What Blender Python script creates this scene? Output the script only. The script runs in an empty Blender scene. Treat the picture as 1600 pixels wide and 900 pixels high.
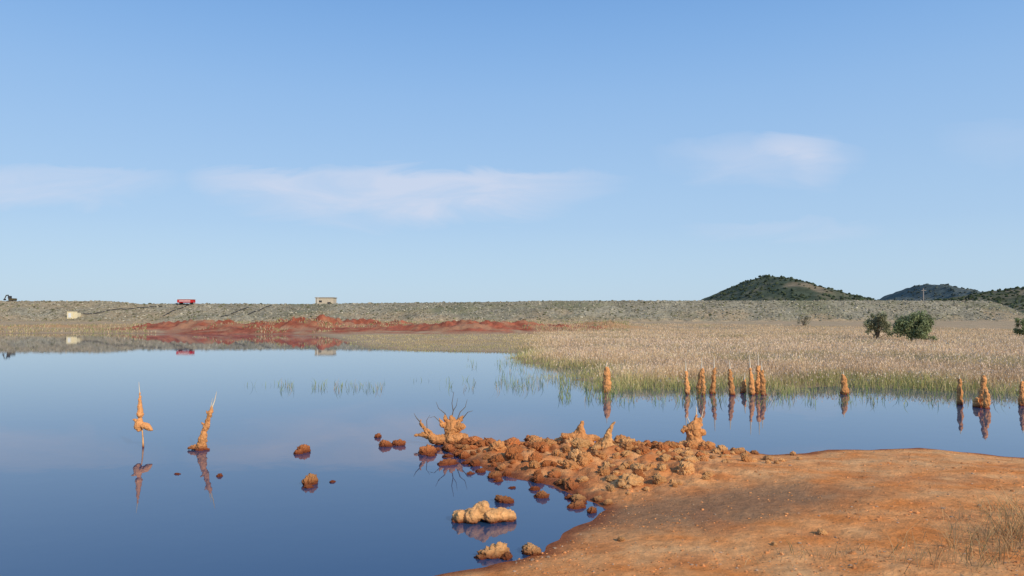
import bpy, bmesh, math, random
import numpy as np
from mathutils import Vector, Matrix
random.seed(7); rng=np.random.default_rng(7)
S=bpy.context.scene
S.view_settings.view_transform='Standard'; S.view_settings.look='None'; S.view_settings.exposure=0
F=1155.0; CH=2.0; TH=math.atan(45/1155)
def G(px,py,z=0.0):
    u=(px-800)/F; v=(450-py)/F
    dx=u; dy=math.cos(TH)-v*math.sin(TH); dz=math.sin(TH)+v*math.cos(TH)
    t=(z-CH)/dz
    return (dx*t,dy*t)
def AT(px,D): return ((px-800)/F*D, D)
def ZT(py,D): return CH+(495-py)/F*D
# ---------- noise
perm=rng.permutation(256); gr=rng.normal(size=(256,3)); gr/=np.linalg.norm(gr,axis=1)[:,None]
def pn(P):
    P=np.asarray(P,float); I=np.floor(P).astype(int); f=P-I; u=f**3*(f*(6*f-15)+10); out=np.zeros(len(P))
    for a in (0,1):
        for b in (0,1):
            for c in (0,1):
                h=perm[(perm[(perm[(I[:,0]+a)&255]+I[:,1]+b)&255]+I[:,2]+c)&255]
                g=gr[h]
                dd=g[:,0]*(f[:,0]-a)+g[:,1]*(f[:,1]-b)+g[:,2]*(f[:,2]-c)
                w=(u[:,0] if a else 1-u[:,0])*(u[:,1] if b else 1-u[:,1])*(u[:,2] if c else 1-u[:,2])
                out+=w*dd
    return out*1.6
def fbm(P,f,o=4,bill=False):
    r=0;a=1;s=0
    for k in range(o):
        n=pn(P*f+k*17.3); n=np.abs(n)*2-.6 if bill else n
        r=r+a*n; s+=a; a*=.5; f*=2.03
    return r/s
def xy3(x,y): return np.stack([x,y,np.zeros_like(x)],1)
def sst(a,b,x):
    t=np.clip((x-a)/(b-a),0,1); return t*t*(3-2*t)
# ---------- lake outline
shore=[(690,899),(745,886),(800,874),(848,862),(880,845),(897,825),(925,808),(945,796),(925,782),(890,768),(840,754),(790,742),(745,726),(705,708),(690,699),(740,692),(830,690),(900,690),(1000,691),(1100,694),(1160,707),(1200,710),(1240,708),(1300,704),(1380,701),(1440,700),(1500,706),(1560,712),(1600,714),(1700,722),(1900,735),(2100,700),(2000,640),(1800,622),(1600,615),(1480,610),(1380,603),(1300,604),(1200,606),(1100,603),(1000,606),(930,598),(890,594),(930,586),(950,580),(880,574),(820,567),(800,560),(830,552),(760,550),(700,549),(620,547),(565,542),(530,530),(490,523),(380,522),(230,521),(100,521),(0,521),(-300,521),(-900,523)]
poly=[G(*p) for p in shore]+[(-110,30),(-60,-12),(-12,-3),(-3.5,3.2)]
poly=np.array(poly)
def sdist(x,y):
    d2=np.full(x.shape,1e18); ins=np.zeros(x.shape,bool); n=len(poly)
    for i in range(n):
        ax,ay=poly[i]; bx,by=poly[(i+1)%n]; ex,ey=bx-ax,by-ay
        t=np.clip(((x-ax)*ex+(y-ay)*ey)/(ex*ex+ey*ey),0,1)
        d2=np.minimum(d2,(x-ax-t*ex)**2+(y-ay-t*ey)**2)
        if ay!=by:
            c=((ay>y)!=(by>y))&(x<(bx-ax)*(y-ay)/(by-ay)+ax); ins^=c
    d=np.sqrt(d2); return np.where(ins,-d,d)
mounds=[(255,100,60,492),(320,99,55,491),(400,98,60,494),(470,97,60,492),(505,96,50,495),(560,100,60,494),(640,92,60,499),(700,90,55,497),(738,88,50,493),(800,92,60,496),(850,96,65,494),(690,100,60,496),(610,104,50,494),(440,91,50,503),(360,91,50,505),(540,90,50,504)]
tanm=[(960,99,60,494),(920,101,50,497),(1130,62,60,529),(1375,55,50,538),(90,110,120,503)]
def heap_w(x,y):
    cx,cy=G(890,735)
    return np.exp(-(((x-cx)/2.1)**2+((y-cy)/1.6)**2)**2)
def terrain(x,y,col=False):
    r=np.hypot(x,y); P=xy3(x,y)
    d=sdist(x,y)+pn(P*.9)*np.clip(r/30,.1,.8)*.5+pn(P*3.1)*.07
    far=sst(13,20,y)
    zl=(0.42-.24*far)*(1-np.exp(-np.maximum(d,0)/(4.5-2*far)))
    z=np.where(d>0,zl,np.maximum(d*.14,-.6))
    land=np.clip(d/1.0,0,1)
    z=z+land*(fbm(P,1.3,4)*.035+fbm(P,6,3)*.009*(r<25))
    hw=heap_w(x,y)
    z=z+hw*np.clip(d/.3+.3,0,1)*(.05+fbm(P,2.6,4,True)*.11)
    z=z+sst(98,134,y)*.9*np.clip(d/10,0,1)+fbm(P,.12,3)*.25*sst(30,60,y)*np.clip(d/6,0,1)
    red=np.zeros_like(x); org=np.zeros_like(x)
    big=fbm(P,.35,4)+.5*fbm(P+9,1.1,3)
    for px,D,w,top in mounds:
        cx,cy=AT(px,D); sw=w/F*D*1.1; g=np.exp(-((x-cx)/sw)**2-((y-cy)/4.5)**2)
        z=z+(ZT(top,D)-.5)*g*.42*(1+.95*big); red=np.maximum(red,sst(.04,.25,g+big*.15))
    for px,D,w,top in tanm:
        cx,cy=AT(px,D); sw=w/F*D*.9; g=np.exp(-((x-cx)/sw)**2-((y-cy)/3.5)**2)
        z=z+max(ZT(top,D)-.3,.25)*g*.4*(1+.5*big); org=np.maximum(org,sst(.15,.7,g+big*.3)*.8)
    if not col: return z
    n1=fbm(P,.45,4); n2=fbm(P,2.2,4)
    C=np.zeros((len(x),3))
    orange=np.array([.80,.275,.07]); grey=np.array([.33,.18,.09]); pale=np.array([.88,.45,.18]); wet=np.array([.25,.07,.03])
    tan=np.array([.48,.34,.20]); redc=np.array([.36,.105,.055]); green=np.array([.26,.24,.12])
    t=np.clip(.45+n2*1.1+n1*.6,0,1)[:,None]; C=orange*(1-t)+pale*t
    gx,gy=G(1130,806); q=np.exp(-(((x-gx)/1.9)**2+((y-gy-(x-gx)*.16)/.8)**2)**1.5)
    t=np.clip(q*1.4+n1*.6+n2*.25-.22,0,.88)[:,None]; C=C*(1-t)+grey*t
    t=np.clip(sst(.12,.5,fbm(P+13,1.1,4)),0,.28)[:,None]; C=C*(1-t)+np.array([.42,.15,.06])*t
    hwt=(heap_w(x,y)*.75*sst(.5,-.4,n2))[:,None]; C=C*(1-hwt)+np.array([.44,.14,.05])*hwt
    t=(.85*(1-sst(.0,.35,d+n2*.12)))[:,None]; C=C*(1-t)+wet*t
    t=far[:,None]; m=np.clip(.35+n1,0,1)[:,None]; M=tan*(1-m*.4)+green*m*.4
    fl=np.clip(sst(.05,.4,fbm(P,.06,3))*(y<130),0,1)[:,None]*.35; M=M*(1-fl)+np.array([.50,.28,.14])*fl
    mud=(1-sst(.1,1.2,d))[:,None]*.4; M=M*(1-mud)+np.array([.24,.16,.09])*mud
    C=C*(1-t)+M*t
    xb=x/np.maximum(y,1)*F+800
    band=sst(150,330,xb)*(1-sst(840,1000,xb))*sst(76,86,y)*(1-sst(110,122,y))
    tb=sst(.05,.35,fbm(P+31,.22,3))
    t=np.clip(np.maximum(red,band*.9*sst(-.4,.1,n1)),0,1)*(1-.45*tb)
    t=t[:,None]; R=redc*(1+.8*n2[:,None])*(1+.6*n1[:,None]); C=C*(1-t)+R*t
    t=(band*sst(.05,.3,fbm(P+77,.4,3))*.6)[:,None]; C=C*(1-t)+np.array([.42,.22,.11])*t
    t=org[:,None]; C=C*(1-t)+np.array([.52,.29,.13])*t
    return z,np.clip(C,.01,1),d
# ---------- mesh helpers
def npmesh(name,V,Fc,cols=None,smooth=False):
    m=bpy.data.meshes.new(name); V=np.asarray(V,np.float32); Fc=np.asarray(Fc,np.int32)
    m.vertices.add(len(V)); m.vertices.foreach_set('co',V.ravel())
    k=Fc.shape[1]; m.loops.add(Fc.size); m.loops.foreach_set('vertex_index',Fc.ravel())
    m.polygons.add(len(Fc)); m.polygons.foreach_set('loop_start',np.arange(0,Fc.size,k,dtype=np.int32))
    m.update(calc_edges=True)
    m.polygons.foreach_set('use_smooth',np.full(len(Fc),smooth))
    if cols is not None:
        a=m.color_attributes.new('Col','FLOAT_COLOR','POINT'); c=np.ones((len(V),4),np.float32); c[:,:3]=cols; a.data.foreach_set('color',c.ravel())
    return m
def add(name,mesh,mat=None,loc=(0,0,0),parent=None,**kw):
    o=bpy.data.objects.new(name,mesh); S.collection.objects.link(o); o.location=loc
    if mat and mesh and not mesh.materials: mesh.materials.append(mat)
    if parent: o.parent=parent
    for k,v in kw.items(): o[k]=v
    return o
def gridfaces(nr,nc):
    i=np.arange(nr-1)[:,None]*nc+np.arange(nc-1)[None,:]; i=i.ravel()
    return np.stack([i,i+1,i+nc+1,i+nc],1)
# ---------- materials
def mat(name,base=None,rough=.9,var=.35,nscale=8,bump=.3,bscale=40,bdist=.02,attr=False,spec=.2,wetshade_z=None,rand=0,transl=0):
    m=bpy.data.materials.new(name); m.use_nodes=True; nt=m.node_tree; N=nt.nodes; L=nt.links
    b=N['Principled BSDF']; b.inputs['Roughness'].default_value=rough; b.inputs['Specular IOR Level'].default_value=spec
    geo=N.new('ShaderNodeNewGeometry'); tc=N.new('ShaderNodeTexCoord')
    no=N.new('ShaderNodeTexNoise'); no.inputs['Scale'].default_value=nscale; no.inputs['Detail'].default_value=6; no.inputs['Roughness'].default_value=.65
    L.new((geo.outputs['Position'] if attr else tc.outputs['Object']),no.inputs['Vector'])
    mr=N.new('ShaderNodeMapRange'); mr.inputs[1].default_value=.3; mr.inputs[2].default_value=.7; mr.inputs[3].default_value=1-var; mr.inputs[4].default_value=1+var
    L.new(no.outputs[0],mr.inputs[0])
    if attr:
        src=N.new('ShaderNodeAttribute'); src.attribute_name='Col'; so=src.outputs['Color']
    else:
        src=N.new('ShaderNodeRGB'); src.outputs[0].default_value=(*base,1); so=src.outputs[0]
    vm=N.new('ShaderNodeVectorMath'); vm.operation='SCALE'; L.new(so,vm.inputs[0]); L.new(mr.outputs[0],vm.inputs['Scale']); cur=vm.outputs[0]
    if rand:
        oi=N.new('ShaderNodeObjectInfo'); r2=N.new('ShaderNodeMapRange'); r2.inputs[3].default_value=1-rand; r2.inputs[4].default_value=1+rand
        L.new(oi.outputs['Random'],r2.inputs[0]); v2=N.new('ShaderNodeVectorMath'); v2.operation='SCALE'; L.new(cur,v2.inputs[0]); L.new(r2.outputs[0],v2.inputs['Scale']); cur=v2.outputs[0]
    if wetshade_z is not None:
        sx=N.new('ShaderNodeSeparateXYZ'); L.new(geo.outputs['Position'],sx.inputs[0])
        ad=N.new('ShaderNodeMath'); ad.operation='MULTIPLY_ADD'; L.new(no.outputs[0],ad.inputs[0]); ad.inputs[1].default_value=-wetshade_z*1.5; L.new(sx.outputs[2],ad.inputs[2])
        r3=N.new('ShaderNodeMapRange'); r3.inputs[1].default_value=-wetshade_z*.6; r3.inputs[2].default_value=wetshade_z*.6; L.new(ad.outputs[0],r3.inputs[0])
        mx=N.new('ShaderNodeMix'); mx.data_type='RGBA'; L.new(r3.outputs[0],mx.inputs[0]); mx.inputs[6].default_value=(.21,.055,.024,1); L.new(cur,mx.inputs[7]); cur=mx.outputs[2]  # lower red-brown: wet mud plus shade put into the colour
    L.new(cur,b.inputs['Base Color'])
    if bump:
        n2=N.new('ShaderNodeTexNoise'); n2.inputs['Scale'].default_value=bscale; n2.inputs['Detail'].default_value=8; n2.inputs['Roughness'].default_value=.7
        L.new((geo.outputs['Position'] if attr else tc.outputs['Object']),n2.inputs['Vector'])
        bp=N.new('ShaderNodeBump'); bp.inputs['Strength'].default_value=bump; bp.inputs['Distance'].default_value=bdist
        L.new(n2.outputs[0],bp.inputs['Height']); L.new(bp.outputs[0],b.inputs['Normal'])
    if transl:
        tr=N.new('ShaderNodeBsdfTranslucent'); L.new(cur,tr.inputs[0]); ms=N.new('ShaderNodeMixShader'); ms.inputs[0].default_value=transl
        L.new(b.outputs[0],ms.inputs[1]); L.new(tr.outputs[0],ms.inputs[2]); L.new(ms.outputs[0],N['Material Output'].inputs[0])
    return m
M_ground=mat('ground_mud',attr=True,var=.24,nscale=9,bump=.75,bscale=16,bdist=.045,rough=.95,spec=.1)
M_mud=mat('ochre_mud_crust',(.66,.30,.11),var=.35,nscale=9,bump=.8,bscale=30,bdist=.022,wetshade_z=.07,rand=.2,spec=.12)
M_pale=mat('pale_mud_crust',(.76,.40,.16),var=.35,nscale=9,bump=.8,bscale=30,bdist=.022,wetshade_z=.05,rand=.18,spec=.12)
M_mudred=mat('red_mud_crust',(.56,.20,.068),var=.35,nscale=9,bump=.8,bscale=30,bdist=.022,wetshade_z=.07,rand=.25,spec=.12)
M_stalk=mat('dry_stalk',(.66,.56,.42),var=.2); M_twig=mat('grey_twig',(.16,.13,.10),var=.3)
M_reed=mat('reed_blades',attr=True,var=.15,nscale=2,bump=0,rough=.8,transl=.3)
M_rubble=mat('grey_rubble',attr=True,var=.35,nscale=1.6,bump=.6,bscale=3.5,bdist=.25,rough=.95,spec=.1)
M_hill=mat('hill_scrub',attr=True,var=.3,nscale=.06,bump=.5,bscale=.1,bdist=4,spec=.05)
M_leaf=mat('scrub_leaves',attr=True,var=.25,nscale=1.5,bump=0,rough=.7,transl=.35)
M_bark=mat('bark',(.16,.12,.08))
M_white=mat('white_paint',(.75,.75,.72),var=.08); M_red=mat('red_paint',(.55,.03,.03),var=.12,rough=.5); M_black=mat('black_rubber',(.04,.04,.042),var=.2,rough=.6)
M_beige=mat('beige_render',(.56,.47,.34),var=.12,nscale=3); M_cream=mat('cream_render',(.75,.65,.42),var=.08); M_conc=mat('concrete_roof',(.42,.38,.32),var=.15)
M_dark=mat('dark_opening',(.05,.05,.055),var=.1); M_yel=mat('excavator_paint',(.10,.08,.04),var=.2); M_wood=mat('pole_wood',(.3,.27,.24),var=.2)
# ---------- ground
fr=np.radians(np.concatenate([np.linspace(-180,-46,40)[:-1],np.linspace(-46,-38,40)[:-1],np.linspace(-38,38,720),np.linspace(38,46,40)[1:],np.linspace(46,180,40)[1:]]))
rr=np.concatenate([[0.3,1,1.8],np.geomspace(2.6,26,460),np.geomspace(26.2,170,330),np.geomspace(175,9000,60)])
A,R=np.meshgrid(fr,rr); X=(R*np.sin(A)).ravel(); Y=(R*np.cos(A)).ravel()
Z,C,Dd=terrain(X,Y,True)
Z=np.where(R.ravel()>1500,Z*0+.9,Z)
gm=npmesh('ground',np.stack([X,Y,Z],1),gridfaces(len(rr),len(fr)),C,True)
if gm.polygons[5000].normal.z<0: gm.flip_normals()
add('ground',gm,M_ground,kind='structure',label='orange mud shore and tan marsh plain around the lake')
# ---------- water
wm=npmesh('lake_water',[(-160,-20,0),(60,-20,0),(60,110,0),(-160,110,0)],[(0,1,2,3)])
m=bpy.data.materials.new('lake_water'); m.use_nodes=True; N=m.node_tree.nodes; L=m.node_tree.links; b=N['Principled BSDF']
b.inputs['Base Color'].default_value=(.022,.060,.135,1); b.inputs['Roughness'].default_value=.015; b.inputs['IOR'].default_value=1.58; b.inputs['Specular IOR Level'].default_value=.5
geo=N.new('ShaderNodeNewGeometry'); nz=N.new('ShaderNodeTexNoise'); nz.inputs['Scale'].default_value=2.2; nz.inputs['Detail'].default_value=3; L.new(geo.outputs['Position'],nz.inputs['Vector'])
bp=N.new('ShaderNodeBump'); bp.inputs['Strength'].default_value=.12; bp.inputs['Distance'].default_value=.007; L.new(nz.outputs[0],bp.inputs['Height']); L.new(bp.outputs[0],b.inputs['Normal'])
add('lake_water',wm,m,kind='structure',label='still deep blue lake water')
# ---------- embankment
xs=np.arange(-330,116,.3); prof_y=np.concatenate([np.linspace(-16,0,52),np.linspace(.4,5,8),[7,10,14,20,40,120]])
EX,EP=np.meshgrid(xs,prof_y); ex=EX.ravel(); ep=EP.ravel()
def crest_y(x): return 150+3*np.sin(x*.013)
def emb(x,p):
    P=np.stack([x,p,np.zeros_like(x)],1)
    end=1-sst(98,112,x)
    crestpx=x/150*F+800
    lift=np.interp(crestpx,[0,180,230,290,480,560,760,850,1100,1400,1560],[ZT(471,150),ZT(471,150),ZT(475.5,150),ZT(474.5,150),ZT(475.5,150),ZT(474,150),ZT(472,150),ZT(470,150),ZT(469.5,150),ZT(469,150),ZT(470,150)])
    t=np.clip((p+16)/16,0,1)
    z=.35+(lift-.35)*(t**1.15)
    z=np.where(p>0,lift-1.15*sst(.5,5,p),z)
    n=fbm(P,.25,3)*.5*sst(0,.15,t)*(p<0.1)*(1-t**6)+fbm(P,1.5,3,True)*.14*(p<4)
    z=z+n
    return z*end-.8*(1-end)
ez=emb(ex,ep); ey=crest_y(ex)+ep+fbm(np.stack([ex,ep,ez],1),.9,3)*.25
E3=np.stack([ex,ep,ez*0],1)
EC=np.array([.30,.265,.18])*(1+.7*fbm(E3,1.8,3)[:,None])*(1+.5*fbm(E3+50,.15,3)[:,None])
n=fbm(E3*[1,2,1],.06,3); t=sst(-.05,.3,n)[:,None]*.7; EC=EC*(1-t)+np.array([.19,.185,.10])*t
t=sst(.05,.35,fbm(E3+[0,0,9],.09,3))[:,None]*.65*(sst(-3,-8,ep))[:,None]; EC=EC*(1-t)+np.array([.40,.29,.17])*t
t=(sst(-9.5,-13.5,ep+3*fbm(E3,.3,3))*.85)[:,None]; EC=EC*(1-t)+np.array([.44,.32,.19])*t
xbe=ex/150*F+800; t=((1-sst(200,420,xbe))*sst(-.3,.2,fbm(E3+[0,0,4],.12,3))*.7)[:,None]; EC=EC*(1-t)+np.array([.38,.29,.17])*t
em=npmesh('embankment',np.stack([ex,ey,ez],1),gridfaces(len(prof_y),len(xs)),np.clip(EC,.02,1),True)
add('embankment',em,M_rubble,kind='structure',label='long low grey rubble dam embankment behind the lake')
def ico(sub):
    bm=bmesh.new(); bmesh.ops.create_icosphere(bm,subdivisions=sub,radius=1); V=np.array([v.co[:] for v in bm.verts]); Fc=np.array([[v.index for v in f.verts] for f in bm.faces]); bm.free(); return V,Fc
def scatter(name,pts,sizes,cols,matl,sub=1,flat=.7,rough=.25,**kw):
    V,Fc=ico(sub); n=len(pts); k=len(V)
    an=rng.uniform(0,6.28,n); ca,sa=np.cos(an)[:,None],np.sin(an)[:,None]
    W=V[None]*(1+rng.uniform(-rough,rough,(n,k,1)))*sizes[:,None,None]*np.stack([rng.uniform(.7,1.4,n),rng.uniform(.7,1.2,n),rng.uniform(flat*.7,flat*1.2,n)],1)[:,None,:]
    x=W[...,0]*ca-W[...,1]*sa; y=W[...,0]*sa+W[...,1]*ca
    W=np.stack([x,y,W[...,2]],2)+pts[:,None,:]
    FF=Fc[None]+(np.arange(n)*k)[:,None,None]; CC=np.repeat(cols[:,None,:],k,1)*rng.uniform(.85,1.15,(n,k,1))
    return add(name,npmesh(name,W.reshape(-1,3),FF.reshape(-1,3),CC.reshape(-1,3)),matl,**kw)
n=13000; sx=rng.uniform(-150,106,n); sp=rng.uniform(-12,.6,n); P=np.stack([sx,crest_y(sx)+sp,emb(sx,sp)],1)
g=rng.uniform(.6,1.3,(n,1)); tint=np.array([.33,.295,.215])*g; w=rng.random(n)<.07; tint[w]*=1.4; w=rng.random(n)<.22; tint[w]*=[.45,.5,.35]
scatter('rubble',P,rng.uniform(.05,.20,n)*rng.choice([1,1,1.6],n),tint,M_rubble,kind='stuff',label='loose grey rock rubble covering the embankment')
# ---------- hills
def hill(name,prof,D,depth,base,col2,label,seedo,patch=None,trees=0,tcol=(.035,.05,.02),ts=4):
    pxs=np.array([p[0] for p in prof]); ys=np.array([p[1] for p in prof]); zs=CH+(495-ys)/F*D; xw=(pxs-800)/F*D
    nx=260; ny=90; gx=np.linspace(xw[0],xw[-1],nx); gy=np.linspace(-depth,depth,ny); X,Y=np.meshgrid(gx,gy); x=X.ravel(); y=Y.ravel()
    def h(x,y):
        c=np.cos(np.clip(y/depth,-1,1)*math.pi/2)
        P=np.stack([x,y,np.full_like(x,seedo)],1)
        return np.interp(x,xw,zs)*c**1.3*(1+fbm(P,3/depth,4)*.22*np.abs(y/depth)**.5)+fbm(P,14/depth,3)*depth*.012-1
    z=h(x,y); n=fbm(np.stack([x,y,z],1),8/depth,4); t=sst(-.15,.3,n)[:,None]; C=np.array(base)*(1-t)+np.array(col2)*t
    if patch is not None:
        px,pz,w,hh=patch; cx=(px-800)/F*D; q=(np.exp(-((x-cx)/w)**2-((z-pz)/hh)**2+n*2.5)); t=np.clip(sst(.4,1.3,q),0,1)[:,None]*.85; C=C*(1-t)+np.array([.27,.21,.13])*t  # brownish sunlit tone painted over part of the hillside
    add(name,npmesh(name,np.stack([x,y+D,z],1),gridfaces(ny,nx),C,True),M_hill,kind='structure',label=label)
    tx=rng.uniform(xw[0],xw[-1],trees); ty=rng.uniform(-depth,depth*.1,trees); tz=h(tx,ty); k=tz>5
    if patch is not None:
        k&=~((((tx-cx)/w)**2+((tz-pz)/hh)**2<.7)&(rng.random(trees)<.7))
    tx,ty,tz=tx[k],ty[k],tz[k]; n=len(tx)
    cc=np.array(tcol)*rng.uniform(.6,1.5,(n,1))
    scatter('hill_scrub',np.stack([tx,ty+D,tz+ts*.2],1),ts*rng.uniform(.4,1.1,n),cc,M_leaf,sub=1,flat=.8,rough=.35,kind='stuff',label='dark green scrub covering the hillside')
    return h
h1=hill('hill',[(1040,497),(1080,484),(1112,468),(1142,452),(1165,440),(1190,433.5),(1215,437),(1242,446),(1275,457),(1305,465),(1330,472),(1400,482),(1560,492)],1400,420,(.085,.10,.06),(.15,.14,.085),'dark green conical hill with sunlit brownish patch painted in',3.1,patch=(1190,50,46,14),trees=2600,tcol=(.07,.09,.045),ts=3.0)  # greens lightened for haze; sunlit patch painted into colour, scrub thinned there
hill('hill',[(1370,482),(1396,471),(1417,464),(1434,452),(1445,444.5),(1456,445),(1472,452),(1495,460),(1540,468),(1620,474),(1700,480)],2600,600,(.11,.135,.12),(.15,.165,.14),'distant hill with a rounded summit, haze tinted into its grey-green',8.3,trees=1200,tcol=(.10,.125,.105),ts=5)  # aerial haze mixed into the ground and scrub colours
hill('hill',[(1420,480),(1470,468),(1520,462),(1550,456),(1585,451),(1640,446),(1760,440),(1900,450),(2100,480)],900,260,(.10,.105,.06),(.26,.21,.13),'low scrub-covered hill with pale ground showing',5.7,trees=2000,tcol=(.07,.09,.04),ts=2.4)
hill('hill',[(1480,498),(1560,482),(1600,470),(1680,462),(1800,460),(2000,480)],330,60,(.14,.15,.08),(.26,.21,.13),'low grassy rise beyond the embankment end',2.7,trees=900,tcol=(.10,.12,.055),ts=.8)
# ---------- bushes / trees
def leaves(clumps,n,size,col,seed):
    r=np.random.default_rng(seed); cl=np.array(clumps); pr=cl[:,3]**2; pr/=pr.sum(); ci=r.choice(len(cl),n,p=pr)
    d=r.normal(size=(n,3)); d/=np.linalg.norm(d,axis=1)[:,None]; rad=r.random(n)**.5
    c=cl[ci,:3]+d*cl[ci,3:4]*rad[:,None]*(1+.5*pn(d*2.5+ci[:,None])[:,None])
    c[:,2]=np.maximum(c[:,2],.03)
    a=r.normal(size=(n,3)); a/=np.linalg.norm(a,axis=1)[:,None]; b2=np.cross(a,r.normal(size=(n,3))); b2/=np.linalg.norm(b2,axis=1)[:,None]
    s=size*r.uniform(.5,1.4,n)[:,None]
    V=np.stack([c-a*s,c+b2*s*.5,c+a*s,c-b2*s*.5],1).reshape(-1,3)
    Fc=np.arange(4*n).reshape(-1,4); cc=np.array(col)*(r.uniform(.6,1.5,(n,1)))*(0.7+.45*r.random(len(cl))[ci])[:,None]
    return V,Fc,np.repeat(cc,4,0)
def tube(pts,rad,seg=6):
    V=[];Fc=[]
    pts=[Vector(p) for p in pts]
    for i,p in enumerate(pts):
        t=(pts[min(i+1,len(pts)-1)]-pts[max(i-1,0)]).normalized(); a=t.orthogonal().normalized(); c=t.cross(a)
        for k in range(seg):
            an=2*math.pi*k/seg; V.append(p+(a*math.cos(an)+c*math.sin(an))*rad[i])
    for i in range(len(pts)-1):
        for k in range(seg):
            Fc.append((i*seg+k,i*seg+(k+1)%seg,(i+1)*seg+(k+1)%seg,(i+1)*seg+k))
    return [tuple(v) for v in V],Fc
def tubes(name,L_,seg=6):
    V=[];Fc=[]
    for pts,rad in L_:
        v,f=tube(pts,rad,seg); o=len(V); V+=v; Fc+=[tuple(i+o for i in q) for q in f]
    return npmesh(name,V,Fc,smooth=True)
def tz_(x,y): return float(terrain(np.array([x]),np.array([y]))[0])
def bush(px,py,wpx,hpx,col,label,nl=5000,seed=1):
    x,y=G(px,py,.3); D=y; w=wpx/F*D/2; h=hpx/F*D; q_=random.Random(seed)
    e=add('bush',None,loc=(x,y,tz_(x,y)-.03),label=label,category='bush',group='shrubs in the marsh')
    cl=[]
    for i in range(26):
        a=q_.uniform(0,6.28); q=q_.random()**.5; zz=q_.uniform(.1,.82)*h
        cl.append((math.cos(a)*q*w*.82*(1.12-zz/h*.5),math.sin(a)*q*w*.6,zz,w*q_.uniform(.16,.34)))
    V,Fc,cc=leaves(cl,nl,.08,col,seed); add('foliage',npmesh('foliage',V,Fc,cc),M_leaf,parent=e)
    st=[]
    for c in cl[:12]: st.append(([(0,0,0),(c[0]*.4,c[1]*.4,c[2]*.5),(c[0],c[1],c[2]+c[3]*.5)],[.05,.03,.01]))
    add('stems',tubes('stems',st),M_bark,parent=e)
bush(1371,529,48,46,(.34,.34,.20),'rounded olive green bush standing in pale reeds',4200,1)
bush(1428,534,68,56,(.27,.31,.15),'larger bright green bush standing in pale reeds',6000,2)
bush(1256,512,26,18,(.34,.31,.2),'low sparse green shrub in dry marsh grass',800,4)
bush(1226,508,18,12,(.34,.31,.2),'low sparse green shrub in dry marsh grass',400,5)
bush(1602,524,34,34,(.27,.30,.14),'dense green bush in dry marsh grass',3000,6)
for i,(px,dy,hh) in enumerate([(1188,0,6),(1197,10,7),(1226,0,6),(1207,5,5)]):
    x=(px-800)/F*1400; y=dy; z=float(h1(np.array([x]),np.array([y*1.0]))[0]); e=add('pine_tree',None,loc=(x,1400+y,z-.3),label='small dark pine on the bare hill summit',category='tree',group='pines on the hilltop')
    add('trunk',tubes('trunk',[([(0,0,0),(.2,0,hh*.4),(0,0,hh*.8)],[.35,.28,.1])]),M_bark,parent=e)
    V,Fc,cc=leaves([(0,0,hh*.8,hh*.4),(hh*.35,0,hh*.7,hh*.28),(-hh*.3,.3,hh*.75,hh*.3)],500,.5,(.05,.07,.035),i+30); add('crown',npmesh('crown',V,Fc,cc),M_leaf,parent=e)
# ---------- reeds
def blades(name,B,H,W,lean,c0,c1,matl,heads=None,hcol=None,hs=(.02,.07),**kw):
    n=len(B); a=rng.uniform(0,6.28,n); s=np.stack([np.cos(a),np.sin(a),np.zeros(n)],1)
    la=rng.uniform(0,6.28,n); ld=np.stack([np.cos(la),np.sin(la),np.zeros(n)],1)*(lean*H)[:,None]
    up=np.stack([np.zeros(n),np.zeros(n),H],1); w=W[:,None]
    mid=B+up*.55+ld*.3; tip=B+up+ld
    V=np.stack([B-s*w/2,B+s*w/2,mid-s*w*.4,mid+s*w*.4,tip],1)
    Fb=np.array([[0,1,3],[0,3,2],[2,3,4]]); FF=(Fb[None]+(np.arange(n)*5)[:,None,None]).reshape(-1,3)
    CC=np.stack([c0,c0,(c0+c1)/2,(c0+c1)/2,c1],1).reshape(-1,3); VV=V.reshape(-1,3)
    if heads is not None:
        k=np.where(heads)[0]; hn=len(k); t=tip[k]; sc=(W[k]/.012)[:,None]
        d=ld[k]/H[k][:,None]*.6; d[:,2]=1; hl=hs[1]*rng.uniform(.6,1.5,hn)[:,None]*np.minimum(sc,1.8); hw=hs[0]*rng.uniform(.6,1.4,hn)[:,None]*sc
        hv=np.stack([t-d*hl,t-s[k]*hw,t+d*hl,t+s[k]*hw],1).reshape(-1,3); hf=np.array([[0,1,2],[0,2,3]])
        hf=(hf[None]+(np.arange(hn)*4)[:,None,None]).reshape(-1,3)+len(VV)
        VV=np.concatenate([VV,hv]); FF=np.concatenate([FF,hf]); CC=np.concatenate([CC,np.repeat(hcol[k],4,0)])
    return add(name,npmesh(name,VV,FF,CC),matl,**kw)
def sample(n,rmin,rmax,amin,amax):
    u=rng.random(n); r=rmin*(rmax/rmin)**u; a=np.radians(rng.uniform(amin,amax,n)); return r*np.sin(a),r*np.cos(a)
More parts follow.
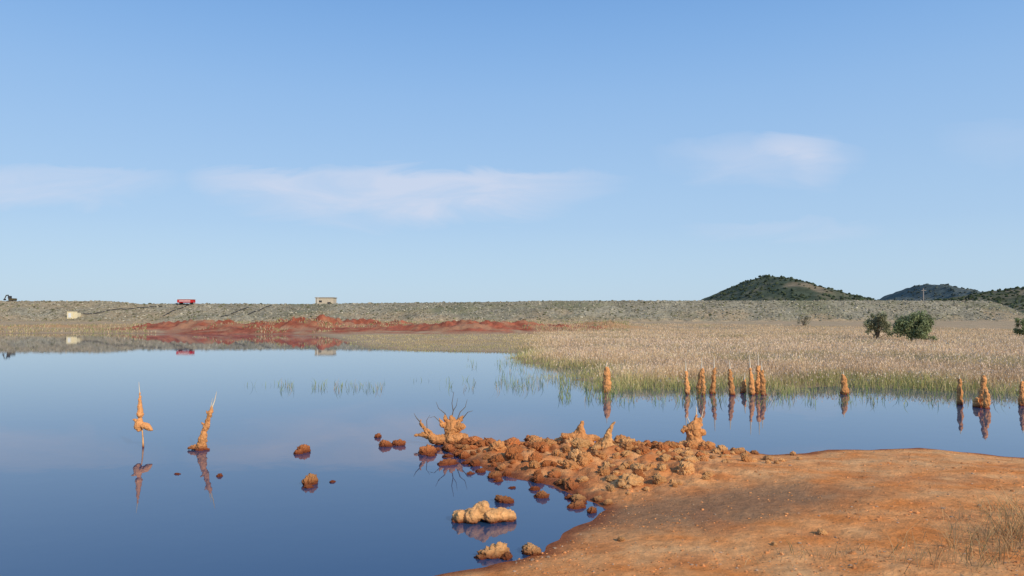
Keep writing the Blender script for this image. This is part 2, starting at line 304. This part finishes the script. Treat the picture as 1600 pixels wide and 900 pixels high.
def marsh():
    x,y=sample(80000,17,125,-14,38)
    P=xy3(x,y); d=sdist(x,y)+pn(P*.9)*.4; xb=x/y*F+800
    cl=fbm(P,.45,3); cl2=fbm(P+5,.16,3); org=np.zeros(len(x))
    for px,D,w,top in tanm:
        cx,cy=AT(px,D); org=np.maximum(org,np.exp(-((x-cx)/(w/F*D*.9))**2-((y-cy)/3.5)**2))
    prob=sst(-2.8,2.2,d+cl*4.5)**1.7
    k=(rng.random(len(x))<prob)&(y<122)&(org<.3+.3*rng.random(len(x)))
    wr=sst(780,860,xb)
    k&=(rng.random(len(x))<wr*.98+.35*(xb>545))&~((y>76)&(xb<840))
    k&=(cl>-.46)
    x,y,d,cl,xb,cl2=x[k],y[k],d[k],cl[k],xb[k],cl2[k]; z=np.maximum(terrain(x,y),-.1)
    rep=5; x=np.repeat(x,rep);y=np.repeat(y,rep);z=np.repeat(z,rep);d=np.repeat(d,rep);xb=np.repeat(xb,rep);cl=np.repeat(cl,rep);cl2=np.repeat(cl2,rep)
    n=len(x); jj=.12+.005*y; x=x+rng.normal(size=n)*jj; y=y+rng.normal(size=n)*jj
    big=sst(790,880,xb)*(1-sst(35,80,y)*.6)
    H=(.12+.22*big)*rng.uniform(.45,1.25,n)*(1+.5*cl)*(1-.45*(1-sst(-1.8,.8,d))); W=(.006+.00036*y)
    tan=np.array([.84,.61,.38]); ru=np.array([.66,.40,.21]); gn=np.array([.38,.42,.11])
    t=np.clip(rng.random((n,1))+.8*cl2[:,None],0,1); g=np.clip((1-sst(-.6,1.9,d))*.9+.08+.5*sst(.1,.45,-cl2)+.4*(1-sst(790,880,xb)),0,.9)[:,None]*rng.random((n,1))**.5
    c1=tan*(1-t*.5)+ru*t*.5; c1=c1*(1-g)+gn*g; c1*=rng.uniform(.75,1.2,(n,1))*(1+.5*cl[:,None])*(1+.5*cl2[:,None])
    c0=c1*.8*(1-g*.4)+gn*g*.4
    hc=np.array([.88,.66,.47])*rng.uniform(.7,1.1,(n,1))*(1+.4*cl[:,None])
    blades('marsh_reeds',np.stack([x,y,z-.02],1),H,W,rng.uniform(.05,.7,n),np.clip(c0,0,.9),np.clip(c1,0,.9),M_reed,heads=(rng.random(n)<.25*big*sst(-.6,.6,d)),hcol=np.clip(hc,0,.92),hs=(.012,.026),kind='stuff',label='pale dry reeds with fluffy seed heads over marsh')
marsh()
x,y=sample(30000,88,136,-40,9); d=sdist(x,y); xb=x/y*F+800; nn=fbm(xy3(x,y),.15,3)
k=(d>.4)&(nn>-.2)&~((xb>230)&(xb<880)&(y<108)&(nn<.08)); x,y,nn=x[k],y[k],nn[k]; n=len(x)
c=np.array([.60,.46,.27])*rng.uniform(.6,1.25,(n,1)); c[rng.random(n)<.2]*=[.6,.85,.5]
blades('dry_grass',np.stack([x,y,terrain(x,y)-.02],1),rng.uniform(.12,.4,n),np.full(n,.09),rng.uniform(.1,.5,n),c*.85,c,M_reed,kind='stuff',label='dry tan grass on the far bank flats')
pts=[]
for (a,b,c,dd,n) in [(435,605,599,613,230),(610,700,592,604,16),(730,800,560,575,90),(780,960,566,606,430),(700,860,594,613,190),(860,960,598,628,520),(940,1250,608,634,900),(1230,1600,608,634,700),(790,900,555,570,250),(370,460,600,606,12)]:
    for i in range(n):
        px=random.uniform(a,b)
        if math.sin(px*.13)+math.sin(px*.047+1)<-.6: continue
        q=random.random(); pts.append(G(px,c+(dd-c)*(q if px<940 else q**1.6)))
pts=np.array(pts); n=len(pts); B=np.concatenate([pts,np.full((n,1),-.02)],1)
c=np.array([.34,.42,.10])*rng.uniform(.6,1.4,(n,1)); c[rng.random(n)<.3]=[.66,.5,.29]
blades('water_sedge',B,rng.uniform(.05,.25,n),np.full(n,.012),rng.uniform(.05,.8,n),c*.7,c,M_reed,kind='stuff',label='sparse green sedge blades rising from the water')
# ---------- mud forms
def remesh(spheres,voxel,amp,freq,seed):
    bm=bmesh.new()
    for (x,y,z,r) in spheres:
        bmesh.ops.create_icosphere(bm,subdivisions=2,radius=r,matrix=Matrix.Translation((x,y,z)))
    me=bpy.data.meshes.new('t'); bm.to_mesh(me); bm.free(); o=bpy.data.objects.new('t',me); S.collection.objects.link(o)
    md=o.modifiers.new('r','REMESH'); md.mode='VOXEL'; md.voxel_size=voxel
    sm=o.modifiers.new('s','SMOOTH'); sm.iterations=2
    dg=bpy.context.evaluated_depsgraph_get(); dg.update(); m2=bpy.data.meshes.new_from_object(o.evaluated_get(dg))
    bpy.data.objects.remove(o)
    nv=len(m2.vertices); V=np.zeros(nv*3); m2.vertices.foreach_get('co',V); V=V.reshape(-1,3); Nn=np.array([v.normal[:] for v in m2.vertices])
    P=V+seed*3.7; V=V+Nn*((fbm(P,freq,3,True)*amp+fbm(P,freq*5,2)*amp*.35)[:,None])
    m2.vertices.foreach_set('co',V.ravel()); m2.polygons.foreach_set('use_smooth',np.ones(len(m2.polygons),bool)); m2.update(); return m2
def chain(pts,step=.5):
    out=[]
    for a,b in zip(pts[:-1],pts[1:]):
        L_=math.dist(a[:3],b[:3]); n=max(1,int(L_/(min(a[3],b[3])*step+1e-6)))
        for i in range(n):
            t=i/n; out.append(tuple(a[k]*(1-t)+b[k]*t for k in range(4)))
    out.append(pts[-1]); return out
lib=[]
V0,F0=ico(5)
for i in range(18):
    P=V0*[1,1.2,1]+i*11.3; D3=np.stack([fbm(P+40,1.2,2),fbm(P+80,1.2,2),fbm(P+120,1.2,2)],1)
    r=1+fbm(P+D3*.5,1.1,2,True)*.32+fbm(P+D3*.5,2.9,3,True)*.25+fbm(P,9,2)*.05; V=(V0+D3*.12)*r[:,None]*[1,.88,.76]
    a=[npmesh('mud_rock',V,F0,smooth=True) for _ in range(3)]
    for q,mm in zip(a,(M_mud,M_mudred,M_pale)): q.materials.append(mm)
    lib.append(a)
def lump(x,y,r,i=None,red=None,sink=.25,label='rounded ochre mud-crusted rock at the water edge',group='mud-crusted rocks',zs=1):
    i=random.randrange(18) if i is None else i; red=int(random.random()<.45) if red is None else int(red)
    z=max(tz_(x,y),-.03)
    o=add('mud_rock',lib[i][red],loc=(x,y,z+r*zs*(.5-sink)),label=label,category='rock',group=group)
    o.scale=(r*random.uniform(.85,1.3),r*random.uniform(.8,1.15),r*zs*random.uniform(.8,1.2)); o.rotation_euler=(random.uniform(-.35,.35),random.uniform(-.35,.35),random.uniform(0,6.28)); return o
def L_px(px,py,wpx,**k):
    x,y=G(px,py); return lump(x,y,wpx/F*y/2.15,**k)
lone='isolated reddish mud-crusted rock poking from still water'
for a in [(474,706,26),(486,755,30),(520,753,11),(277,741,11),(343,744,15),(590,683,14),(603,697,20),(622,695,19),(597,682,8),(332,700,7),(572,700,6),(556,741,6),(442,849,8),(466,709,15),(380,709,9),(560,739,6),(482,762,15)]:
    L_px(*a,red=(0 if a[0] in(486,482) else 1),label=lone,sink=.15,zs=(.35 if a[2]<10 else 1.1))
for a in [(773,868,44),(752,872,22),(792,872,20),(830,864,32),(900,792,28),(889,778,20),(790,784,30),(845,777,24),(925,800,20)]: L_px(*a,red=2 if a[0] in (773,830,752) else 0,label='ochre mud-crusted rock at the shoreline')
x,y=G(757,814); s=y/F
ch=[(-40*s,0,.05,.075),(-36*s,-.02,.06,.08),(-18*s,-.05,.08,.09),(-4*s,0,.125,.095),(12*s,-.05,.08,.085),(27*s,-.01,.075,.08),(39*s,.01,.06,.07),(-25*s,.1,.04,.07),(0,.1,.05,.08),(28*s,.1,.04,.08)]
add('lobed_mud_rock',remesh(ch,.009,.028,10,2),M_pale,loc=(x,y,-.02),label='row of fused ochre mud lobes sitting in the water',category='rock')
hp=np.array([G(*p) for p in [(645,702),(700,690),(780,686),(860,690),(900,694),(1000,694),(1100,696),(1180,714),(1130,728),(1090,748),(1020,764),(970,780),(925,796),(880,780),(800,766),(740,746),(690,722)]])
def inpoly(x,y,pl):
    c=False; n=len(pl)
    for i in range(n):
        a=pl[i]; b=pl[(i+1)%n]
        if (a[1]>y)!=(b[1]>y) and x<(b[0]-a[0])*(y-a[1])/(b[1]-a[1])+a[0]: c=not c
    return c
placed=[]
for it in range(12000):
    if len(placed)>=250: break
    x=random.uniform(hp[:,0].min(),hp[:,0].max()); y=random.uniform(hp[:,1].min(),hp[:,1].max())
    if not inpoly(x,y,hp): continue
    xb=x/y*F+800; yb=495+CH*F/y; near=min(1,max(0,(yb-715)/60))
    if random.random()<near*.55: continue
    r=random.choice([.035,.05,.065,.08,.10,.13])*random.uniform(.8,1.2)*(1-.25*near)
    if xb>1000: r*=.8
    if any(math.hypot(x-a,y-b)<(r+c)*.58 for a,b,c in placed): continue
    placed.append((x,y,r))
    q=random.random(); red=(1 if q<.6 else 0) if xb<870 else (1 if q<.15 else (2 if q<.6 else 0))
    lump(x,y,r,red=red,zs=random.uniform(.7,1.1),sink=.28,label=('pale ochre','dark red-brown','pale tan')[red]+' knobbly mud rock in the heap',group='mud rocks heaped on the shore')
for i in range(46):
    px=random.uniform(960,1260); py=random.uniform(712,785) if px<1120 else random.uniform(712,738)
    L_px(px,py,random.uniform(5,18),red=random.choice([0,2,2]),label='small ochre mud rock on the bare shore',group='small rocks on the shore')
for a in [(985,768,38),(1072,757,36),(1103,768,12),(1062,770,11),(1030,768,24),(1285,862,16),(970,852,14),(1210,878,11),(1010,776,14),(950,790,16)]: L_px(*a,red=2,label='ochre mud rock lying on the bare shore')
def stalks(parent,L_,m=M_stalk,name='dry_stalk'):
    for pts,r0 in L_:
        k=len(pts); add(name,tubes(name,[(pts,[r0*(1-.75*i/(k-1)) for i in range(k)])],5),m,parent=parent)
def U(px,py,z=-.05): x,y=G(px,py); return x,y,y/F
x,y,s=U(703,694)
sp=chain([(0,0,0,.15),(.03,0,.12,.12),(.02,0,.24,.11),(.04,0,.33,.07),(.02,0,.40,.04)])+chain([(.04,0,.2,.10),(.15,-.05,.26,.07),(.23,-.03,.25,.03)])+chain([(.05,0,.26,.07),(.14,.02,.34,.05),(.20,.03,.42,.02)])+chain([(0,0,.2,.06),(-.12,-.04,.30,.04),(-.16,-.05,.38,.018)])+chain([(0,0,.27,.05),(-.08,-.04,.40,.03),(-.08,-.04,.45,.012)])+chain([(-.05,0,.04,.10),(-.25,-.05,.06,.08),(-.32,-.05,.16,.04),(-.42,-.06,.26,.03),(-.46,-.06,.36,.014)])+chain([(-.28,0,.07,.06),(-.42,-.05,.14,.038),(-.55,-.07,.12,.016)])+chain([(.05,-.05,.05,.12),(.22,-.06,.05,.10)])
oa=add('mud_crusted_stump',remesh(sp,.009,.032,12,5),M_mud,loc=(x,y,.02),label='knobbly ochre stump with antler branches and dark twigs',category='tree stump')
tw=[([(.02,0,.34),(.05,.01,.5),(.03,0,.62),(.06,0,.80)],.011),([(.05,0,.5),(.10,0,.58),(.12,.0,.70)],.007),([(.1,0,.32),(.16,0,.48),(.24,0,.56),(.27,.02,.68)],.010),([(.2,0,.38),(.28,0,.48),(.36,.02,.50)],.009),([(0,0,.3),(-.08,0,.46),(-.18,.0,.54),(-.22,0,.64)],.010),([(-.45,-.06,.32),(-.52,-.06,.4),(-.56,-.06,.47)],.010),([(-.12,-.04,.3),(-.24,-.06,.42),(-.32,-.06,.40)],.008),([(-.35,-.06,.2),(-.36,-.06,.36),(-.31,-.06,.44)],.008)]
stalks(oa,tw,M_twig,'twig')
x,y,s=U(905,705); sp=chain([(0,0,0,.17),(0,0,.14,.12),(.02,0,.26,.075),(.04,0,.38,.03)])+chain([(0,0,.13,.1),(-.15,0,.17,.07),(-.24,0,.2,.04)])+chain([(.05,0,.13,.09),(.2,0,.15,.07),(.27,-.02,.16,.04)])+chain([(0,0,0,.2),(.1,-.15,0,.15)])
add('mud_crusted_stump',remesh(sp,.010,.035,9,8),M_mud,loc=(x,y,.04),label='squat ochre stump with pointed crown in rock heap',category='tree stump')
x,y,s=U(950,722); sp=chain([(0,0,0,.2),(-.01,0,.14,.11),(-.01,0,.26,.065),(.02,0,.38,.04),(.09,0,.50,.018)])+chain([(0,-.05,.03,.15),(.18,-.1,.03,.12),(.28,-.1,.02,.09)])+chain([(0,0,.03,.14),(-.15,-.1,.02,.11)])
add('mud_crusted_stump',remesh(sp,.010,.03,9,11),M_pale,loc=(x,y,.05),label='conical pale ochre mud spire with bent tip',category='tree stump')
x,y,s=U(1085,697); sp=chain([(0,0,0,.16),(0,0,.13,.12),(-.02,0,.28,.10),(.02,0,.38,.04),(.03,0,.46,.025)])+chain([(0,0,.22,.1),(.08,0,.34,.05),(.10,0,.43,.025)])+chain([(-.05,0,.22,.07),(-.14,0,.27,.05),(-.17,0,.24,.03)])+chain([(.05,0,.18,.08),(.15,0,.22,.04)])+chain([(0,-.05,0,.15),(.12,-.1,0,.1)])
od=add('mud_crusted_stump',remesh(sp,.010,.035,9,14),M_mud,loc=(x,y,.0),label='stout ochre stump with horned top at heap end',category='tree stump')
stalks(od,[([(.02,0,.38),(.04,0,.55),(.03,0,.62)],.014),([(.1,0,.38),(.15,0,.58)],.012),([(-.04,0,.3),(-.12,0,.48)],.012)])
x,y,s=U(220,699)
sp=chain([(-3*s,0,27*s,.03),(-5*s,0,32*s,.062),(-3*s,0,38*s,.058),(-1*s,0,44*s,.026)],.4)+chain([(-3*s,0,38*s,.04),(-9*s,0,42*s,.026),(-13*s,0,43*s,.013)])+chain([(0,0,35*s,.05),(8*s,0,33*s,.055),(14*s,0,29*s,.035),(17*s,0,27*s,.015)])+chain([(-2*s,0,46*s,.03),(-2*s,0,51*s,.054),(-2*s,0,61*s,.038),(-3*s,0,73*s,.022),(-3*s,0,84*s,.010)],.4)
o=add('mud_crusted_stalk',remesh(sp,.006,.015,18,3),M_mud,loc=(x,y,0),label='slender stalk with cone and collar of ochre mud',category='plant stalk')
stalks(o,[([(4*s,0,-.05),(3*s,0,14*s),(-1*s,0,52*s)],.018)],M_pale); stalks(o,[([(-3*s,0,80*s),(-5*s,0,101*s)],.011)])
x,y,s=U(314,703)
sp=chain([(-1*s,0,0,.08),(1*s,0,10*s,.07),(3*s,0,20*s,.062),(5*s,0,29*s,.036),(8*s,0,36*s,.048),(10*s,0,46*s,.032),(13*s,0,56*s,.036),(17*s,0,68*s,.014)],.4)+chain([(0,0,3*s,.05),(-12*s,0,4*s,.04),(-19*s,0,3*s,.022)])+chain([(0,0,2*s,.05),(11*s,0,0,.03)])+chain([(6*s,0,38*s,.026),(0*s,0,42*s,.014)])+chain([(13*s,0,54*s,.026),(7*s,0,60*s,.011)])
o=add('mud_crusted_stalk',remesh(sp,.007,.02,17,6),M_mud,loc=(x,y,0),label='leaning tapered ochre mud spire rising from water',category='plant stalk')
stalks(o,[([(15*s,0,62*s),(20*s,0,76*s),(23*s,0,90*s)],.015),([(12*s,0,56*s),(17*s,0,80*s)],.010)])
posts=[(948,613,38,15,10),(1074,616,36,9,18),(1093,614,38,11,18),(1098,617,32,8,0),(1113,615,40,9,18),(1144,617,40,10,14),(1160,614,22,9,10),(1176,617,42,9,20),(1185,615,42,11,22),(1193,617,38,9,14),(1320,616,30,13,6),(1500,632,40,10,6),(1535,636,48,14,3),(1542,638,30,11,0),(1526,636,14,12,0),(1598,634,38,11,4)]
for j,(px,py,h,w,t) in enumerate(posts):
    x,y,s=U(px,py); q=random.Random(j+50); lean=q.uniform(-4,4)*s
    c=[]; K=12
    for k in range(K+1):
        f=k/K; c.append((lean*f+q.uniform(-.9,.9)*s,0,-.03+h*s*f,w*s*.48*(1-.42*f**2)*q.uniform(.8,1.15)))
    o=add('mud_crusted_post',remesh(chain(c,.3),.010,.028,8,j),M_mud,loc=(x,y,0),label=('thick ochre mud spindle standing in water near reeds' if w>12 else 'narrow ochre mud-coated stalk standing in water by reeds'),category='plant stalk',group='mud-coated stalks in the water')
    if t: stalks(o,[([(lean*.9,0,h*s*.85),(lean*1.1,0,(h+t)*s)],.026)])
def in_spit(n):
    px=rng.uniform(800,1700,n); py=rng.uniform(705,960,n); return np.array([G(a,b) for a,b in zip(px,py)])
p=in_spit(9000); d=sdist(p[:,0],p[:,1]); p=p[d>.02]; k=fbm(xy3(p[:,0],p[:,1]),1.0,2)+rng.normal(size=len(p))*.25>.0; p=p[k]; n=len(p)
c=np.array([.70,.29,.10])*rng.uniform(.5,1.2,(n,1)); g=rng.random(n)<.2; c[g]=np.array([.48,.31,.19])*rng.uniform(.6,1.1,(g.sum(),1))
sz=np.minimum(rng.lognormal(-5.1,.5,n),.026)
M_gr=mat('gravel_stone',attr=True,var=.2,nscale=20,bump=.2)
scatter('gravel',np.column_stack([p,terrain(p[:,0],p[:,1])]),sz,c,M_gr,sub=1,kind='stuff',label='fine ochre gravel scattered over the bare shore')
B=[];H=[]
for (px,py,n,sp_,h) in [(1560,905,140,.3,.26),(1600,880,130,.22,.30),(1520,925,80,.22,.24),(1495,850,14,.1,.2),(1590,850,60,.16,.22),(1245,900,14,.1,.12),(1295,905,12,.08,.12),(1200,905,8,.1,.1),(1420,915,16,.2,.12),(1545,835,20,.12,.16),(1640,900,120,.3,.36),(1350,900,10,.1,.1)]:
    cx,cy=G(px,py)
    for i in range(n): B.append((cx+random.gauss(0,sp_),cy+random.gauss(0,sp_*.6))); H.append(h*random.uniform(.4,1.25))
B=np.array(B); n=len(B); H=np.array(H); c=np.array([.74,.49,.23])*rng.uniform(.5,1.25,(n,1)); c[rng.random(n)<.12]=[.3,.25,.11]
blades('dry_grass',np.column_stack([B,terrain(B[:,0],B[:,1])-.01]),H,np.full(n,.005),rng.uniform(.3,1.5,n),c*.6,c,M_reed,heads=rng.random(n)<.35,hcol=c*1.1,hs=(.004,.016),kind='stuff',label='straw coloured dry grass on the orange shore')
# ---------- small structures
def box(name,sx,sy,sz,m,loc=(0,0,0),parent=None,bev=.02,rot=None,**kw):
    bm=bmesh.new(); bmesh.ops.create_cube(bm,size=1); bmesh.ops.scale(bm,vec=(sx,sy,sz),verts=bm.verts)
    if bev: bmesh.ops.bevel(bm,geom=bm.edges[:],offset=bev,segments=2,affect='EDGES')
    me=bpy.data.meshes.new(name); bm.to_mesh(me); bm.free(); o=add(name,me,m,loc=loc,parent=parent,**kw)
    if rot: o.rotation_euler=rot
    return o
def emz(x,p): return float(emb(np.array([x]),np.array([p]))[0])
x=(509.5-800)/F*156; p=156-float(crest_y(x)); z=emz(x,p)
hh=ZT(465.0,156)-z
e=add('block_hut',None,loc=(x,156,z-.1),label='small flat-roofed beige block hut on the embankment',category='hut')
box('wall',3.7,3,hh,M_beige,(0,0,hh/2),e); box('roof',4.0,3.3,.14,M_conc,(0,0,hh+.072),e)
box('door',.7,.06,min(1.7,hh*.85),M_dark,(1.0,-1.51,.9),e,0.01); box('window',.6,.06,.4,M_dark,(-.8,-1.51,hh*.72),e,0.01)
add('mast',tubes('mast',[([(0,0,0),(0,0,2.9)],[.06,.04])]),M_white,loc=(x-1.2,154,emz(x-1.2,154-float(crest_y(x)))-.1),label='thin pale mast beside the block hut',category='pole')
x=(297-800)/F*149; cy=float(crest_y(x)); z=emz(x,-.5); e=add('pump_unit',None,loc=(x,cy-.5,z-.05),label='red pump unit with white band on embankment crest',category='pump')
box('body',3.1,1.4,.62,M_red,(0,0,.72),e,.06); box('canopy',3.3,1.6,.07,M_white,(0,0,1.075),e,.02); box('band',2.2,.04,.14,M_white,(0,-.73,.74),e,0)
for sx_ in (-1.1,1.1): box('leg',.16,1.1,.42,M_black,(sx_,0,.2),e,.01)
box('skid',3.3,.2,.1,M_black,(0,-.5,.05),e,.01)
D=137.5; x=(114-800)/F*D; cy=float(crest_y(x)); p=D-cy; z=emz(x,p); bh=ZT(486.5,D)-z+.35
e=add('cream_booth',None,loc=(x,D,z-.35),label='small cream booth with lower annex on the bank',category='booth')
box('wall',1.2,1.3,bh,M_cream,(-.1,0,bh/2),e); box('annex',.7,1.1,bh*.8,M_cream,(.86,0,bh*.4),e); box('roof',1.32,1.45,.06,M_conc,(-.1,0,bh+.033),e,.01); box('door',.5,.05,bh*.55,M_white,(-.15,-.66,bh*.5),e,.01)
def pipe(pp,label):
    pts=[]
    for a,b in zip(pp[:-1],pp[1:]):
        for i in range(12):
            t=i/12; px=a[0]*(1-t)+b[0]*t; p=a[1]*(1-t)+b[1]*t; x=(px-800)/F*148; pts.append((x,float(crest_y(x))+p,emz(x,p)+.07))
    add('black_pipe',tubes('black_pipe',[(pts,[.10]*len(pts))],8),M_black,label=label,category='pipe',group='black pipes down the embankment')
pipe([(300,-.8),(294,-4),(286,-9)],'black pipe running down the bank below the pump')
pipe([(425,-1),(415,-5),(408,-8)],'black pipe lying down the rubble slope')
pipe([(395,-2.5),(384,-6),(372,-9)],'black pipe lying down the rubble slope')
pipe([(262,-2),(235,-2.6),(200,-5),(170,-9)],'long black pipe crossing the rubble slope diagonally')
x=(17-800)/F*147.7; cy=float(crest_y(x)); z=emz(x,0); e=add('excavator',None,loc=(x,cy+.5,z-.25),label='small dark excavator with raised boom on embankment',category='excavator')
for yy in(-.5,.5): box('track',1.5,.3,.35,M_black,(0.2,yy,.2),e,.1)
box('body',1.1,1.1,.45,M_yel,(.4,0,.62),e,.06); box('cab',.55,.5,.55,M_dark,(.0,-.25,1.05),e,.05)
add('boom',tubes('boom',[([(-.2,.2,.7),(-.7,.2,1.5),(-1.0,.2,1.45)],[.14,.13,.1])]),M_yel,parent=e); add('stick',tubes('stick',[([(-1.0,.2,1.5),(-1.35,.2,.75)],[.1,.09])]),M_yel,parent=e)
box('bucket',.35,.4,.3,M_black,(-1.32,.2,.6),e,.05)
x,y=AT(1443,300); e=add('utility_pole',None,loc=(x,y,.3),label='tall thin utility pole with crossarm beyond embankment',category='pole')
add('post',tubes('post',[([(0,0,0),(0,0,13.2)],[.26,.2])]),M_wood,parent=e); box('crossarm',2,.2,.2,M_wood,(0,-.3,12.4),e,.01)
# ---------- sun, sky
AZ=math.radians(142); EL=math.radians(30)
sd=Vector((math.sin(AZ)*math.cos(EL),math.cos(AZ)*math.cos(EL),math.sin(EL)))
l=bpy.data.lights.new('sun','SUN'); l.energy=3.7; l.angle=math.radians(.5); l.color=(1,.89,.73); lo=bpy.data.objects.new('sun',l); S.collection.objects.link(lo); lo.rotation_euler=sd.to_track_quat('Z','Y').to_euler()
W=bpy.data.worlds.new('World'); S.world=W; W.use_nodes=True; N=W.node_tree.nodes; L=W.node_tree.links
bg=N['Background']; bg.inputs['Strength'].default_value=.11
sk=N.new('ShaderNodeTexSky'); sk.sky_type='NISHITA'; sk.sun_disc=False; sk.sun_elevation=EL; sk.sun_rotation=AZ; sk.air_density=1.0; sk.dust_density=.6; sk.ozone_density=1.6
tc=N.new('ShaderNodeTexCoord'); sx=N.new('ShaderNodeSeparateXYZ'); L.new(tc.outputs['Generated'],sx.inputs[0])
def MA(op,a,b=None,c=None,clamp=False):
    n=N.new('ShaderNodeMath'); n.operation=op; n.use_clamp=clamp
    for i,v in enumerate((a,b,c)):
        if v is None: continue
        if isinstance(v,(int,float)): n.inputs[i].default_value=v
        else: L.new(v,n.inputs[i])
    return n.outputs[0]
elev=MA('ARCSINE',sx.outputs[2])
rp=N.new('ShaderNodeValToRGB'); cr=rp.color_ramp; cr.interpolation='B_SPLINE'
st_=[(0,(.50,.655,.80)),(.05,(.49,.67,.84)),(.12,(.43,.625,.86)),(.29,(.29,.51,.85)),(.42,(.185,.40,.78)),(.8,(.09,.24,.6)),(1,(.07,.2,.52))]
cr.elements[0].position=0; cr.elements[0].color=(*st_[0][1],1); cr.elements[1].position=1; cr.elements[1].color=(*st_[-1][1],1)
for p_,c_ in st_[1:-1]: e_=cr.elements.new(p_); e_.color=(*c_,1)
L.new(elev,rp.inputs[0])
sc=N.new('ShaderNodeVectorMath'); sc.operation='SCALE'; L.new(rp.outputs[0],sc.inputs[0]); sc.inputs['Scale'].default_value=1/.11
sm=N.new('ShaderNodeMix'); sm.data_type='RGBA'; sm.inputs[0].default_value=.9; L.new(sk.outputs[0],sm.inputs[6]); L.new(sc.outputs[0],sm.inputs[7])
yy=MA('MAXIMUM',sx.outputs[1],.05); az=MA('DIVIDE',sx.outputs[0],yy); el=MA('DIVIDE',sx.outputs[2],yy)
cv=N.new('ShaderNodeCombineXYZ'); L.new(az,cv.inputs[0]); L.new(MA('MULTIPLY',el,3.6),cv.inputs[1])
cn=N.new('ShaderNodeTexNoise'); cn.inputs['Scale'].default_value=6; cn.inputs['Detail'].default_value=10; cn.inputs['Roughness'].default_value=.6; cn.inputs['Distortion'].default_value=.9; L.new(cv.outputs[0],cn.inputs['Vector'])
front=MA('GREATER_THAN',sx.outputs[1],.2)
def cloud(px,py,wl,wr,hu,hd,st,bias=.0):
    u=MA('SUBTRACT',az,(px-800)/F); v=MA('SUBTRACT',el,(495-py)/F)
    v=MA('MULTIPLY_ADD',MA('SUBTRACT',cn.outputs[0],.5),.065,v); t=None
    for q,s_,sg in ((u,wr/F,1),(u,wl/F,-1),(v,hu/F,1),(v,hd/F,-1)):
        e_=MA('MAXIMUM',MA('MULTIPLY',q,sg/s_),0); e_=MA('MULTIPLY',e_,e_); t=e_ if t is None else MA('ADD',t,e_)
    mk=MA('SUBTRACT',1,t,clamp=True)
    mm=MA('MULTIPLY',mk,MA('MULTIPLY_ADD',cn.outputs[0],1.9,-.12+bias),clamp=True)
    return MA('MULTIPLY',mm,st)
cs=[cloud(90,274,420,200,20,60,.52),cloud(600,276,320,400,20,85,.60),cloud(720,276,300,260,14,80,.32),cloud(1215,235,200,150,30,70,.42),cloud(1245,218,70,80,18,30,.42),cloud(1275,250,40,60,24,60,.28),cloud(1230,352,180,160,14,30,.25),cloud(350,274,70,130,16,36,.35),cloud(1580,210,120,300,30,60,.15)]
tot=cs[0]
for c in cs[1:]: tot=MA('ADD',tot,c)
tot=MA('MULTIPLY',MA('MINIMUM',tot,.78),front)
mx=N.new('ShaderNodeMix'); mx.data_type='RGBA'; L.new(tot,mx.inputs[0]); L.new(sm.outputs[2],mx.inputs[6]); mx.inputs[7].default_value=(5.8,6.35,7.7,1)
L.new(mx.outputs[2],bg.inputs['Color'])
# ---------- camera
cd=bpy.data.cameras.new('camera'); cd.sensor_width=36; cd.lens=36*F/1600; cd.clip_end=20000; co=bpy.data.objects.new('camera',cd); S.collection.objects.link(co)
co.location=(0,0,CH); co.rotation_euler=(math.pi/2+TH,0,0); S.camera=co
